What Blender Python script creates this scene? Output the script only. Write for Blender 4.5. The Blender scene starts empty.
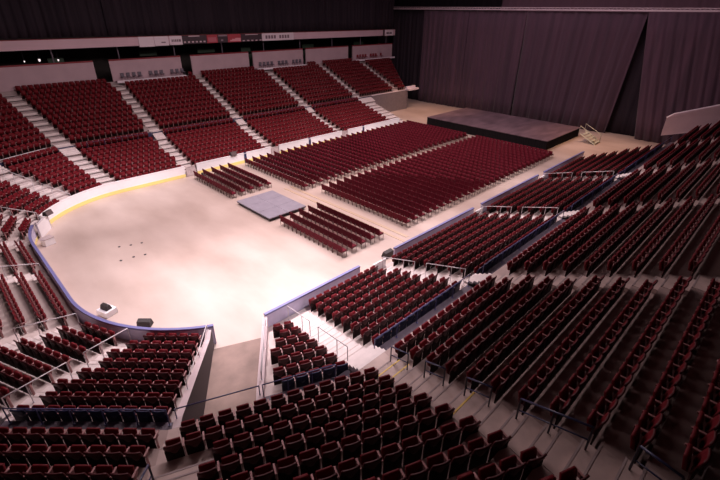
import bpy, bmesh, math, random
import numpy as np
from mathutils import Matrix, Vector, Euler
random.seed(7)
SC = bpy.context.scene
COL = SC.collection
PI = math.pi

# ------------------------------------------------------------------ helpers
def link(o):
    COL.objects.link(o); return o

def setp(o, label=None, cat=None, group=None, kind=None):
    if label: o['label'] = label
    if cat: o['category'] = cat
    if group: o['group'] = group
    if kind: o['kind'] = kind
    return o

class MB:
    """collects simple solids, links them as one mesh object"""
    def __init__(s): s.v = []; s.f = []; s.m = []; s.sm = False
    def add(s, vs, fs, mi=0):
        b = len(s.v); s.v += [tuple(p) for p in vs]
        s.f += [tuple(b + i for i in f) for f in fs]; s.m += [mi] * len(fs)
    def box(s, x0, x1, y0, y1, z0, z1, mi=0, M=None):
        vs = [(x, y, z) for z in (z0, z1) for y in (y0, y1) for x in (x0, x1)]
        if M is not None: vs = [tuple(M @ Vector(p)) for p in vs]
        s.add(vs, [(0, 2, 3, 1), (4, 5, 7, 6), (0, 1, 5, 4), (1, 3, 7, 5), (3, 2, 6, 7), (2, 0, 4, 6)], mi)
    def prism(s, pts, axis_vec, mi=0):
        n = len(pts); a = Vector(axis_vec)
        vs = [Vector(p) for p in pts] + [Vector(p) + a for p in pts]
        fs = [tuple(range(n))[::-1], tuple(range(n, 2 * n))] + [(i, (i + 1) % n, n + (i + 1) % n, n + i) for i in range(n)]
        s.add(vs, fs, mi)
    def tube(s, pts, r, n=8, mi=0, closed_caps=True):
        pts = [Vector(p) for p in pts]; rings = []
        for i, p in enumerate(pts):
            if i == 0: d = pts[1] - p
            elif i == len(pts) - 1: d = p - pts[-2]
            else: d = (pts[i + 1] - p).normalized() + (p - pts[i - 1]).normalized()
            d.normalize()
            up = Vector((0, 0, 1)) if abs(d.z) < .9 else Vector((1, 0, 0))
            a = d.cross(up).normalized(); b = d.cross(a)
            rings.append([p + a * (r * math.cos(2 * PI * k / n)) + b * (r * math.sin(2 * PI * k / n)) for k in range(n)])
        vs = [q for R in rings for q in R]; fs = []
        for i in range(len(pts) - 1):
            for k in range(n):
                fs.append((i * n + k, i * n + (k + 1) % n, (i + 1) * n + (k + 1) % n, (i + 1) * n + k))
        if closed_caps:
            fs += [tuple(range(n)), tuple((len(pts) - 1) * n + k for k in range(n))[::-1]]
        s.add(vs, fs, mi)
    def cyl(s, c, r, h, n=16, mi=0, r2=None):
        r2 = r if r2 is None else r2
        vs = [(c[0] + r * math.cos(2 * PI * k / n), c[1] + r * math.sin(2 * PI * k / n), c[2]) for k in range(n)]
        vs += [(c[0] + r2 * math.cos(2 * PI * k / n), c[1] + r2 * math.sin(2 * PI * k / n), c[2] + h) for k in range(n)]
        s.add(vs, [tuple(range(n))[::-1], tuple(range(n, 2 * n))] + [(k, (k + 1) % n, n + (k + 1) % n, n + k) for k in range(n)], mi)
    def mesh(s, name, mats, smooth=False):
        me = bpy.data.meshes.new(name); me.from_pydata(s.v, [], s.f)
        for m in (mats if isinstance(mats, (list, tuple)) else [mats]): me.materials.append(m)
        for p, mi in zip(me.polygons, s.m): p.material_index = mi; p.use_smooth = smooth
        bm = bmesh.new(); bm.from_mesh(me); bmesh.ops.recalc_face_normals(bm, faces=bm.faces); bm.to_mesh(me); bm.free()
        me.update(); return me
    def build(s, name, mats, parent=None, smooth=False, bevel=0):
        o = bpy.data.objects.new(name, s.mesh(name, mats, smooth)); link(o)
        if parent is not None: o.parent = parent
        if bevel:
            b = o.modifiers.new('bevel', 'BEVEL'); b.width = bevel; b.segments = 2; b.limit_method = 'ANGLE'
        return o

def empty(name, loc=(0, 0, 0), rz=0, **k):
    o = bpy.data.objects.new(name, None); link(o); o.location = loc; o.rotation_euler = (0, 0, rz)
    o.empty_display_size = .1
    return setp(o, **k)

def copy_tree(o, parent=None):
    c = o.copy(); COL.objects.link(c)
    if parent is not None: c.parent = parent
    for ch in list(o.children): copy_tree(ch, c)
    return c

def ordinal(n):
    w = ['', 'first', 'second', 'third', 'fourth', 'fifth', 'sixth', 'seventh', 'eighth', 'ninth', 'tenth', 'eleventh', 'twelfth']
    if n < len(w): return w[n]
    return str(n) + ('th' if 10 <= n % 100 <= 20 else {1: 'st', 2: 'nd', 3: 'rd'}.get(n % 10, 'th'))

# ------------------------------------------------------------------ materials
def mat(name, col, rough=.6, spec=.5, metal=0, noise=0, scale=3, bump=0, col2=None, emis=None, es=0, stretch=None, detail=4, sheen=0):
    m = bpy.data.materials.new(name); m.use_nodes = True
    nt = m.node_tree; b = nt.nodes['Principled BSDF']
    b.inputs['Base Color'].default_value = (*col, 1); b.inputs['Roughness'].default_value = rough
    b.inputs['Specular IOR Level'].default_value = spec; b.inputs['Metallic'].default_value = metal
    if sheen: b.inputs['Sheen Weight'].default_value = sheen
    if emis: b.inputs['Emission Color'].default_value = (*emis, 1); b.inputs['Emission Strength'].default_value = es
    if noise or bump:
        tc = nt.nodes.new('ShaderNodeTexCoord'); mp = nt.nodes.new('ShaderNodeMapping')
        if stretch: mp.inputs['Scale'].default_value = stretch
        nz = nt.nodes.new('ShaderNodeTexNoise'); nz.inputs['Scale'].default_value = scale; nz.inputs['Detail'].default_value = detail
        nt.links.new(tc.outputs['Object'], mp.inputs[0]); nt.links.new(mp.outputs[0], nz.inputs['Vector'])
        if noise:
            cr = nt.nodes.new('ShaderNodeValToRGB')
            cr.color_ramp.elements[0].position = .3; cr.color_ramp.elements[1].position = .7
            c2 = col2 or tuple(c * (1 - noise) for c in col)
            cr.color_ramp.elements[0].color = (*c2, 1); cr.color_ramp.elements[1].color = (*col, 1)
            nt.links.new(nz.outputs['Fac'], cr.inputs[0]); nt.links.new(cr.outputs[0], b.inputs['Base Color'])
        if bump:
            bp = nt.nodes.new('ShaderNodeBump'); bp.inputs['Strength'].default_value = bump; bp.inputs['Distance'].default_value = .02
            nt.links.new(nz.outputs['Fac'], bp.inputs['Height']); nt.links.new(bp.outputs[0], b.inputs['Normal'])
    return m

M_floor = mat('rink_concrete', (.58, .475, .43), .40, .4, noise=1, col2=(.42, .325, .285), scale=.35, stretch=(1, .45, 1), detail=7)
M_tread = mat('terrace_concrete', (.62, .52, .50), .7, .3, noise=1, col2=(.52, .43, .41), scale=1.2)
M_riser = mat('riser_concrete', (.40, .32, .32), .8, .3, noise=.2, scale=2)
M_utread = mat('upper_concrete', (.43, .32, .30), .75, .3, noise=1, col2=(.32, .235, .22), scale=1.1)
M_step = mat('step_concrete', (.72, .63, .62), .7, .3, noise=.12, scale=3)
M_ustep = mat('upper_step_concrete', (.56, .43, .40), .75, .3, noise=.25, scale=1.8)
M_wallc = mat('painted_block_wall', (.62, .50, .52), .7, .3, noise=.12, scale=1.5)
M_pink = mat('painted_parapet', (.50, .36, .40), .6, .3, noise=.1, scale=.8)
M_white = mat('white_board_plastic', (.86, .84, .86), .3, .5, noise=.04, scale=2)
M_yellow = mat('yellow_kick_plate', (.85, .72, .25), .4, .5)
M_blue = mat('blue_board_cap', (.16, .16, .36), .4, .5)
M_bluesteel = mat('blue_painted_steel', (.030, .035, .095), .4, .5)
M_bluepipe = mat('purple_blue_pipe', (.075, .07, .17), .4, .5)
M_lav = mat('pale_blue_board_panel', (.66, .62, .82), .45, .4, noise=.2, scale=1.5)
M_darksteel = mat('dark_steel', (.035, .035, .05), .45, .5, metal=.3)
M_palesteel = mat('pale_painted_steel', (.62, .57, .60), .4, .5)
M_ypaint = mat('yellow_nosing_paint', (.75, .52, .12), .6)
M_shell = mat('maroon_seat_shell', (.062, .007, .010), .5, .22)
M_cush = mat('maroon_seat_cushion', (.125, .005, .010), .6, .18)
M_low = mat('dark_seat_panel', (.016, .005, .005), .6, .15)
M_arm = mat('seat_armrest', (.40, .20, .20), .45, .3)  # pale pink imitates the highlights on the armrests
M_nshell = mat('navy_seat_shell', (.012, .014, .050), .5, .3)
M_nlow = mat('navy_seat_panel', (.010, .012, .040), .5, .4)
M_chairred = mat('maroon_chair_fabric', (.115, .007, .018), .7, .15)
M_chairfr = mat('chair_steel_frame', (.16, .10, .10), .35, .5, metal=.4)
M_stage = mat('stage_deck', (.20, .13, .155), .42, .4, noise=1, col2=(.10, .065, .08), scale=.7, stretch=(.5, 1.5, 1))
M_skirt = mat('black_stage_skirt', (.012, .010, .012), .9, .1, noise=.4, scale=20, stretch=(1, 1, .02))
M_deck = mat('grey_mix_riser_deck', (.30, .28, .34), .5, .4, noise=.15, scale=2)
M_drapeP = mat('plum_drape', (.105, .058, .085), .85, .15, noise=1, col2=(.068, .042, .060), scale=1.2, stretch=(1, 1, .06), sheen=.15)
M_drapeB = mat('black_drape', (.036, .027, .036), .9, .1, noise=1, col2=(.022, .017, .024), scale=1.5, stretch=(1, 1, .05))
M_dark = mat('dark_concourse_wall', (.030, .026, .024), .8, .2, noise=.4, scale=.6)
M_green = mat('green_panel', (.030, .06, .035), .6)
M_ceil = mat('ceiling_deck', (.10, .085, .09), .9)
M_outer = mat('outer_wall_paint', (.16, .11, .13), .8, .2)
M_truss = mat('aluminium_truss', (.62, .50, .55), .35, .5, metal=.2)
M_redtrim = mat('red_capping', (.22, .02, .03), .5)
M_signw = mat('white_sign_face', (.78, .68, .74), .4)
M_signd = mat('dark_sign_face', (.05, .03, .04), .5)
M_signr = mat('red_sign_face', (.42, .05, .07), .5)
M_ink = mat('grey_sign_print', (.20, .14, .17), .5)
M_inkw = mat('white_sign_print', (.65, .5, .55), .5)
M_greychair = mat('grey_chair_plastic', (.13, .11, .14), .5)
M_blackbox = mat('black_speaker_shell', (.03, .022, .022), .6, noise=.3, scale=9)
M_grille = mat('speaker_grille', (.09, .06, .06), .5)
M_lamp = mat('lit_concourse_lamp', (.9, .8, .8), .4, emis=(1, .85, .85), es=1.0)
M_alu = mat('aluminium_stair', (.62, .64, .52), .45, .5, metal=.2)
M_front = mat('navy_tier_front', (.030, .030, .075), .6)
M_tun = mat('tunnel_face_painted_shade', (.05, .035, .04), .7)  # shade put into the colour of the left wall's inner face
M_glass = mat('corner_glass', (.9, .85, .88), .15, .5)

# ------------------------------------------------------------------ camera
F_PX = 432.087
yaw, pitch, roll = 0.78230787, 0.48792399, 0.01163406
cp = Vector((-33.0480921, -29.2592632, 15.2107162))
Fv = Vector((math.cos(yaw) * math.cos(pitch), math.sin(yaw) * math.cos(pitch), -math.sin(pitch)))
Rv = Fv.cross(Vector((0, 0, 1))).normalized(); Uv = Rv.cross(Fv)
R2 = Rv * math.cos(roll) + Uv * math.sin(roll); U2 = -Rv * math.sin(roll) + Uv * math.cos(roll)
cd = bpy.data.cameras.new('camera'); cam = link(bpy.data.objects.new('camera', cd))
cd.sensor_width = 36; cd.lens = F_PX / 720 * 36; cd.clip_end = 300
Mx = Matrix((R2, U2, -Fv)).transposed().to_4x4(); Mx.translation = cp; cam.matrix_world = Mx
SC.camera = cam
def proj(P):
    d = Vector(P) - cp; z = d.dot(Fv)
    if z < .1: return None
    return 360 + F_PX * d.dot(R2) / z, 240 - F_PX * d.dot(U2) / z, d.length

# ------------------------------------------------------------------ bowl geometry
NB = {'B': (23.0, -.14), 'A': (45.0, -.32), 'A2': (67.5, -.15)}
FB = {'B': (22.5, 0.0), 'A': (45.0, 0.0), 'A2': (67.5, 0.0)}
def sec_line(side, k, d):
    """outward normal n and constant c: n.P = c, for row line at offset d"""
    sg = -1 if side == 'N' else 1
    if k == 'C': return (0.0, float(sg)), 12.95 + d
    if k == 'E': return (-1.0, 0.0), 30.48 + d
    th, off = (NB if side == 'N' else FB)[k]; th = math.radians(th)
    n = (-math.sin(th), sg * math.cos(th))
    return n, n[0] * -21.95 + n[1] * sg * 4.42 + 8.53 + off + d
def vertex(side, k1, k2, d):
    (a, b), c = sec_line(side, k1, d); (e, f), g = sec_line(side, k2, d)
    D = a * f - b * e
    return Vector(((c * f - b * g) / D, (a * g - c * e) / D))
LT, LH, L0, LZ = .85, .25, .78, .27          # lower tier tread, rise, first back line, first floor
UT, UH, U0, UZ = .87, .385, 8.5, 3.1
lo_d = lambda r: L0 + LT * r
lo_z = lambda r: LZ + LH * r
up_d = lambda r: U0 + UT * r
up_z = lambda r: UZ + UH * r
NLO, NUP = 8, 11
def x_end(side, tier, d):
    if tier == 'L': return 20.0 + .85 * d if side == 'N' else 19.3
    return 28.5 + .62 * (d - 8) if side == 'F' else 30.6 + .22 * (d - 8)
VW = 3.0
def vom_b(d):                                # rink tunnel edge on the block on its right
    v = vertex('N', 'B', 'A', d); n, c = sec_line('N', 'B', d)
    t = Vector((n[1], -n[0]));                # towards C block (+x)
    if t.x < 0: t = -t
    return v + t * (VW / math.cos(math.radians(11)))
def path(d, tier):
    """lists of polyline points of the row line, broken at the tunnel (lower tier)"""
    N = [Vector((x_end('N', tier, d), -12.95 - d)), vertex('N', 'C', 'B', d)]
    rest = [vertex('N', 'B', 'A', d), vertex('N', 'A', 'A2', d), vertex('N', 'A2', 'E', d),
            vertex('F', 'A2', 'E', d), vertex('F', 'A', 'A2', d), vertex('F', 'B', 'A', d), vertex('F', 'C', 'B', d),
            Vector((x_end('F', tier, d), 12.95 + d))]
    if tier == 'L': return [N + [vom_b(d)], rest]
    return [N + rest]

def terrace(name, tier, levels, mats, under=0.0):
    last = len(levels) - 1
    """levels: list of (d_in, d_out, z). one continuous stepped slab"""
    mb = MB()
    for i, (a, b, z) in enumerate(levels):
        zn = levels[i + 1][2] if i + 1 < len(levels) else z
        z0 = levels[i - 1][2] if i else under
        for pa, pb in zip(path(a, tier), path(b, tier)):
            for j in range(len(pa) - 1):
                p, q, s, t = pa[j], pa[j + 1], pb[j + 1], pb[j]
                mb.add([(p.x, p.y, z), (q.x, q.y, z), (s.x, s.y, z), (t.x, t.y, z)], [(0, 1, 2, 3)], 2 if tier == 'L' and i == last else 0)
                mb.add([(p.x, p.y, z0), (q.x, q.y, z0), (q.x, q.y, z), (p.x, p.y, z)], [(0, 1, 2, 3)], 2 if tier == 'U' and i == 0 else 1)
            for e0, e1 in ((pa[0], pb[0]), (pa[-1], pb[-1])):   # end faces
                mb.add([(e0.x, e0.y, under), (e1.x, e1.y, under), (e1.x, e1.y, z), (e0.x, e0.y, z)], [(0, 1, 2, 3)], 1)
    return mb.build(name, mats)
lev = []
a = .14
for r in range(NLO):
    b = lo_d(r) + .16; lev.append((a, b, lo_z(r))); a = b
lev.append((a, 7.7, lo_z(NLO - 1) + .45))
setp(terrace('lower_terrace_floor', 'L', lev, [M_tread, M_riser, mat('walkway_painted_shade', (.10, .075, .10), .7)]), kind='structure')  # landing colour darkened to stand in for shadow behind the last row
lev = []; a = 7.7
for r in range(NUP):
    b = up_d(r) + .16; lev.append((a, b, up_z(r))); a = b
lev.append((a, 19.5, up_z(NUP)))
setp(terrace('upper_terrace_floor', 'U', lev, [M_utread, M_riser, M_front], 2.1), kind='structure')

# ------------------------------------------------------------------ aisles (stairs laid on the terraces) and seat rows
# gaps[(side, sec)] = function(d, tier) -> list of (s0, s1) seat runs ; s measured along row direction from p0
def sec_span(side, k, d, tier):
    order = ['C', 'B', 'A', 'A2', 'E']
    if k == 'C': return Vector((x_end(side, tier, d), (-1 if side == 'N' else 1) * (12.95 + d))), vertex(side, 'C', 'B', d)
    if k == 'E': return vertex('N', 'A2', 'E', d), vertex('F', 'A2', 'E', d)
    i = order.index(k); return vertex(side, order[i - 1], k, d), vertex(side, k, order[i + 1], d)
CX_N = [-14.9, -3.0, 8.7, 20.4]; CX_F = [-15.1, -4.9, 6.2, 16.7, 26.0]
def runs(side, k, d, tier):
    """seat runs as lists of (P_start, P_end); P_start is the end next to the aisle one counts from"""
    p, q = sec_span(side, k, d, tier); L = (q - p).length; u = (q - p) / L
    if k == 'C':
        xs = CX_N if side == 'N' else CX_F
        lo = q.x + ((2.25 if tier == 'L' else 2.0) if side == 'N' else 1.95)
        hi = p.x - (2.2 if side == 'N' and tier == 'L' else 0)
        if side == 'F' and tier == 'L': hi = 16.1
        if side == 'F' and tier == 'U': hi = p.x - .2
        if side == 'F' and tier == 'U' and d > up_d(NUP - 1) - .1: xs = list(xs)
        out = []; x = lo
        for cx in xs:
            if side == 'N' and tier == 'L' and cx > 18: continue
            if side == 'F' and tier == 'L' and cx > 15: continue
            if cx - .62 < hi:
                out.append((Vector((x, p.y)), Vector((cx - .62, p.y)))); x = cx + .62
        if hi - x > 1: out.append((Vector((x, p.y)), Vector((hi, p.y))))
        return out
    if k == 'B':
        if side == 'N' and tier == 'L':
            v = vom_b(d); return [(p - u * .55, v - u * .25)]
        if side == 'N':
            r = round((d - U0) / UT); cut = .4 if r < 2 else 1.6
            return [(p - u * .7, q - u * cut)]
        return [(p - u * .42, q - u * 1.65)]
    if k == 'A':
        if side == 'N': return [(p + u * (.3 if tier == 'L' else .12), q - u * 1.0)]
        return [(p + u * .1, q - u * .9)]
    if k == 'A2':
        return [(p + u * .15, q - u * .95)]
    if k == 'E':
        m = .9
        a_, b_ = p + u * .35, q - u * .35
        mid = Vector((p.x, m)); return [(mid - u * .5, a_), (mid + u * .5, b_)]
PITCH = .545
seats = []     # dict per seat
for side in 'NF':
    for k in ('C', 'B', 'A', 'A2', 'E'):
        if k == 'E' and side == 'F': continue
        for tier, n, fd, fz in (('L', NLO, lo_d, lo_z), ('U', NUP, up_d, up_z)):
            for r in range(n + (1 if tier == 'L' and (side == 'F' or k == 'E') else 0)):
                d = fd(r); z = fz(r)
                if tier == 'L' and r == NLO: d, z = 7.5, lo_z(NLO - 1) + .45
                top = side == 'F' and k == 'C' and r == NUP - 1
                if side == 'N' and k == 'B' and tier == 'L' and r == 0: continue
                nn, _ = sec_line(side, k, d)
                for ri, (P0, P1) in enumerate(runs(side, k, d, tier)):
                    L = (P1 - P0).length; pt = PITCH if tier == 'L' else .56; m = int(L / pt + .15)
                    if m < 1: continue
                    u = (P1 - P0) / L
                    rot = math.atan2(nn[1], nn[0]) - PI / 2
                    # start flush with the counting aisle
                    for i in range(m):
                        c = P0 + u * (pt * (i + .5))
                        if top and (-15.8 < c.x < -6.0 or 3.9 < c.x < 14.0 or c.x > 24.3): continue
                        seats.append(dict(side=side, sec=k, tier=tier, row=r, run=ri, i=i, m=m, x=c.x, y=c.y, z=z, rot=rot))

# ---- seat meshes: local x along the row, +y outward (behind the sitter), z up
def seat_meshes(shell, cush, low, arm):
    N = 6
    def back():
        mb = MB()
        # curved backrest: rows of points by height, tapering to the bottom, rounded top
        prof = [(.40, .20, .00), (.58, .225, .02), (.70, .236, .055), (.80, .238, .085), (.85, .232, .10), (.87, .205, .105)]
        for face, off, mi in ((0, 0.0, 0), (1, -.055, 1)):
            vs = []
            for z, w, y in prof:
                for i in range(N + 1):
                    t = -1 + 2 * i / N
                    vs.append((w * t, y + off - .03 * t * t, z))
            fs = [(r_ * (N + 1) + i, r_ * (N + 1) + i + 1, (r_ + 1) * (N + 1) + i + 1, (r_ + 1) * (N + 1) + i) for r_ in range(len(prof) - 1) for i in range(N)]
            mb.add(vs, fs, mi)
        n = (N + 1) * len(prof); edge = [i for i in range(N + 1)] + [r_ * (N + 1) + N for r_ in range(1, len(prof))] + \
            [(len(prof) - 1) * (N + 1) + i for i in range(N - 1, -1, -1)] + [r_ * (N + 1) for r_ in range(len(prof) - 2, 0, -1)]
        mb.f += [(edge[i], edge[(i + 1) % len(edge)], edge[(i + 1) % len(edge)] + n, edge[i] + n) for i in range(len(edge))]
        mb.m += [0] * len(edge)
        return mb.mesh('backrest', [shell, cush], True)
    def pan():
        mb = MB()
        prof = [(.38, .16, -.10), (.40, .19, -.115), (.60, .20, -.16), (.74, .20, -.19), (.77, .17, -.20)]
        for off in (0.0, -.085):
            vs = [(w * (-1 + 2 * i / 4), y + off * (1 if 0 < j < len(prof) - 1 else .7), z) for j, (z, w, y) in enumerate(prof) for i in range(5)]
            mb.add(vs, [(r_ * 5 + i, r_ * 5 + i + 1, (r_ + 1) * 5 + i + 1, (r_ + 1) * 5 + i) for r_ in range(len(prof) - 1) for i in range(4)], 0)
        n = 5 * len(prof); edge = list(range(5)) + [r_ * 5 + 4 for r_ in range(1, len(prof))] + [(len(prof) - 1) * 5 + i for i in range(3, -1, -1)] + [r_ * 5 for r_ in range(len(prof) - 2, 0, -1)]
        mb.f += [(edge[i], edge[(i + 1) % len(edge)], edge[(i + 1) % len(edge)] + n, edge[i] + n) for i in range(len(edge))]
        mb.m += [0] * len(edge)
        return mb.mesh('seat_pan', [cush], True)
    def lowp():
        mb = MB()
        mb.prism([(-.247, -.035, .06), (.247, -.035, .06), (.247, -.03, .60), (.235, -.01, .67), (-.235, -.01, .67), (-.247, -.03, .60)], (0, .033, 0))
        return mb.mesh('lower_panel', [low])
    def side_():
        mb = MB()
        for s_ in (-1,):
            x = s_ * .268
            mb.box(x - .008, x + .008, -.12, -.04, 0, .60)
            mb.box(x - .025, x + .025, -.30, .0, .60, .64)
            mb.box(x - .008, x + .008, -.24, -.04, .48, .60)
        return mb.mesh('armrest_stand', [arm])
    return back(), pan(), lowp(), side_()
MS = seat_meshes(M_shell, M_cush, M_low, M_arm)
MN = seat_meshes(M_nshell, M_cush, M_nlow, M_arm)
def proto(name, ms):
    e = empty(name)
    for me, nm in zip(ms, ('backrest', 'seat_pan', 'lower_panel', 'armrest_stand')):
        o = bpy.data.objects.new(nm, me); link(o); o.parent = e
    return e

def seat_low(shell, cush, low, arm):
    mb = MB()
    prof = [(.40, .20, .0), (.62, .228, .03), (.82, .238, .09), (.87, .21, .105)]
    vf = []; 
    for off, mi in ((0.0, 0), (-.055, 1)):
        vs = [(w * t, y + off - .03 * t * t, z) for z, w, y in prof for t in (-1, 0, 1)]
        mb.add(vs, [(r_ * 3 + i, r_ * 3 + i + 1, r_ * 3 + i + 4, r_ * 3 + i + 3) for r_ in range(3) for i in range(2)], mi)
    edge = [0, 1, 2, 5, 8, 11, 10, 9, 6, 3]
    for i in range(10):
        a_, b_ = edge[i], edge[(i + 1) % 10]; mb.f.append((a_, b_, b_ + 12, a_ + 12)); mb.m.append(0)
    mb.add([(-.19, -.10, .38), (.19, -.10, .38), (.185, -.19, .78), (-.185, -.19, .78), (-.19, -.19, .38), (.19, -.19, .38), (.17, -.29, .76), (-.17, -.29, .76)],
           [(0, 1, 2, 3), (4, 7, 6, 5), (0, 4, 5, 1), (1, 5, 6, 2), (2, 6, 7, 3), (3, 7, 4, 0)], 1)
    mb.prism([(-.244, -.035, .06), (.244, -.035, .06), (.244, -.03, .60), (.232, -.01, .67), (-.232, -.01, .67), (-.244, -.03, .60)], (0, .033, 0), 2)
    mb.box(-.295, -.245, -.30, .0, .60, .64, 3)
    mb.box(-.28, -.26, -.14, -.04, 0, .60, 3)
    me = mb.mesh('low', [shell, cush, low, arm])
    return me
def mass(name, me0, trs):
    """one mesh holding a low copy of me0 at every transform (x, y, z, rot)"""
    nv = len(me0.vertices); V = np.zeros(nv * 3); me0.vertices.foreach_get('co', V); V = V.reshape(-1, 3)
    F = [tuple(p.vertices) for p in me0.polygons]; MI = np.array([p.material_index for p in me0.polygons])
    T = np.array(trs); c, s = np.cos(T[:, 3]), np.sin(T[:, 3])
    X = V[None, :, 0] * c[:, None] - V[None, :, 1] * s[:, None] + T[:, 0:1]
    Y = V[None, :, 0] * s[:, None] + V[None, :, 1] * c[:, None] + T[:, 1:2]
    Z = np.repeat(V[None, :, 2], len(T), 0) + T[:, 2:3]
    P = np.stack([X, Y, Z], -1).reshape(-1, 3)
    ls = np.array([len(f) for f in F]); li = np.concatenate([np.array(f) for f in F])
    LI = (li[None, :] + (np.arange(len(T)) * nv)[:, None]).reshape(-1); LS = np.tile(ls, len(T))
    me = bpy.data.meshes.new(name)
    me.vertices.add(len(P)); me.vertices.foreach_set('co', P.astype(np.float32).reshape(-1))
    me.loops.add(len(LI)); me.loops.foreach_set('vertex_index', LI.astype(np.int32))
    me.polygons.add(len(LS)); st = np.concatenate([[0], np.cumsum(LS)[:-1]])
    me.polygons.foreach_set('loop_start', st.astype(np.int32))
    me.polygons.foreach_set('material_index', np.tile(MI, len(T)).astype(np.int32))
    me.update(calc_edges=True); me.validate()
    for m in me0.materials: me.materials.append(m)
    return link(bpy.data.objects.new(name, me))

navy, maroon = [], []
for s in seats:
    s['navy'] = (s['side'] == 'N' and s['tier'] == 'L' and s['row'] == NLO - 1 and s['sec'] in ('C', 'B', 'A', 'A2'))
    pr = proj((s['x'], s['y'], s['z'] + .6))
    s['vis'] = pr is not None and -6 < pr[0] < 726 and -6 < pr[1] < 488
    s['dist'] = pr[2] if pr else 1e9
    (navy if s['navy'] else maroon).append(s)
blk = {('N', 'A', 'U'): 'bottom-left upper block', ('N', 'B', 'U'): 'bottom-centre upper block', ('N', 'C', 'U'): 'upper block beside blue handrails',
       ('N', 'A', 'L'): 'lower block left of tunnel', ('N', 'B', 'L'): 'wedge block right of tunnel', ('N', 'C', 'L'): 'lower block along the rink side',
       ('N', 'A2', 'L'): 'small corner block', ('N', 'A2', 'U'): 'upper corner block', ('N', 'E', 'L'): 'end block', ('N', 'E', 'U'): 'upper end block'}
def seat_label(s, first):
    b = blk.get((s['side'], s['sec'], s['tier']), 'far block')
    if s['sec'] == 'C' and s['run']: b = ordinal(s['run'] + 1) + ' ' + b.replace(' beside blue handrails', ' along the side')
    if s['navy']: return f"{first}, {ordinal(s['i'] + 1)} from stairs, last row of {b}"
    if s['tier'] == 'U': return f"{first}, {ordinal(s['i'] + 1)} from stairs, {ordinal(s['row'] + 1)} row, {b}"
    return f"{first}, {ordinal(s['i'] + 1)} from stairs, {ordinal(s['row'] + 1)} row from ice, {b}"
def place(protoo, s, label, group, used):
    o = protoo if not used else copy_tree(protoo)
    o.location = (s['x'], s['y'], s['z']); o.rotation_euler = (0, 0, s['rot'])
    setp(o, label, 'seat', group)
maroon.sort(key=lambda s: (not s['vis'], s['dist']))
pm = proto('arena_seat', MS)
for n_, s in enumerate(maroon[:300]):
    b = blk.get((s['side'], s['sec'], s['tier']), 'far block')
    place(pm, s, seat_label(s, 'maroon folded seat'), f"maroon seats, {ordinal(s['row'] + 1)} row of the {b}", n_ > 0)
restm = maroon[300:]
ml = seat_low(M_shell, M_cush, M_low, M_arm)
rs = mass('arena_seats', ml, [(s['x'], s['y'], s['z'], s['rot']) for s in restm])
setp(rs, 'thousands of maroon folding seats in curved rows filling the whole seating bowl', 'seats', kind='stuff')
navy.sort(key=lambda s: (not s['vis'], s['dist']))
pn = proto('navy_seat', MN)
nv_vis = [s for s in navy if s['vis']]
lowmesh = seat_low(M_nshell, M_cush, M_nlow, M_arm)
for n_, s in enumerate(nv_vis):
    b = blk[(s['side'], s['sec'], s['tier'])]
    if n_ < 60:
        place(pn, s, seat_label(s, 'navy-backed seat'), f'navy-backed seats, last row of the {b}', n_ > 0)
    else:
        o = link(bpy.data.objects.new('navy_seat', lowmesh)); o.location = (s['x'], s['y'], s['z']); o.rotation_euler = (0, 0, s['rot'])
        setp(o, seat_label(s, 'navy-backed seat'), 'seat', f'navy-backed seats, last row of the {b}')

# ------------------------------------------------------------------ aisle steps: half steps on the terraces
def stairs(levels, fn_edges, tier, m_step, name='stair_floor', yellow=(), zoff=.0):
    """fn_edges(d) -> (pA, pB) the two side points of the stair at offset d"""
    mb = MB()
    for i in range(len(levels)):
        a_, b_, z = levels[i]
        zn = levels[i + 1][2] if i + 1 < len(levels) else None
        # full tread skin, slightly proud of the terrace
        A0, B0 = fn_edges(a_); A1, B1 = fn_edges(b_)
        t = .012
        def slab(p, q, r_, s_, z0, z1, mi):
            mb.add([(p.x, p.y, z0), (q.x, q.y, z0), (r_.x, r_.y, z0), (s_.x, s_.y, z0), (p.x, p.y, z1), (q.x, q.y, z1), (r_.x, r_.y, z1), (s_.x, s_.y, z1)],
                   [(0, 1, 2, 3), (4, 7, 6, 5), (0, 4, 5, 1), (1, 5, 6, 2), (2, 6, 7, 3), (3, 7, 4, 0)], mi)
        slab(A0, B0, B1, A1, z - .05, z + t, 0)
        if zn is not None and b_ - a_ < 2:
            dm = b_ - .36
            Am, Bm = fn_edges(dm)
            zm = (z + zn) / 2
            slab(Am, Bm, B1, A1, z - .02, zm, 0)
            An, Bn = fn_edges(dm + .05)
            slab(Am, Bm, Bn, An, zm - .01, zm + .008, 2 if i in yellow else 1)
            An, Bn = fn_edges(b_ + .05)
            slab(A1, B1, Bn, An, zn - .01, zn + .022, 2 if i + .5 in yellow else 1)
    if tier == 'L':
        zt, zb_ = UZ, levels[-1][2]
        for q in range(4):
            d0 = 7.7 - .26 * (4 - q); A0, B0 = fn_edges(d0); A1, B1 = fn_edges(7.7)
            slab(A0, B0, B1, A1, zb_, zb_ + (zt - zb_) * (q + 1) / 5, 0)
    o = mb.build(name, [m_step, M_riser if tier == 'U' else M_tread, M_ypaint]); setp(o, kind='structure'); return o
def lo_levels():
    out = []; a_ = .16
    for r in range(NLO):
        b_ = lo_d(r) + .16; out.append((a_, b_, lo_z(r))); a_ = b_
    out.append((a_, 7.68, lo_z(NLO - 1) + .45)); return out
def up_levels():
    out = []; a_ = 7.72
    for r in range(NUP):
        b_ = up_d(r) + .16; out.append((a_, b_, up_z(r))); a_ = b_
    return out
LL, UL = lo_levels(), up_levels()
def cx_edges(side, cx, w=.54):
    sg = -1 if side == 'N' else 1
    return lambda d: (Vector((cx - w, sg * (12.95 + d))), Vector((cx + w, sg * (12.95 + d))))
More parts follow.
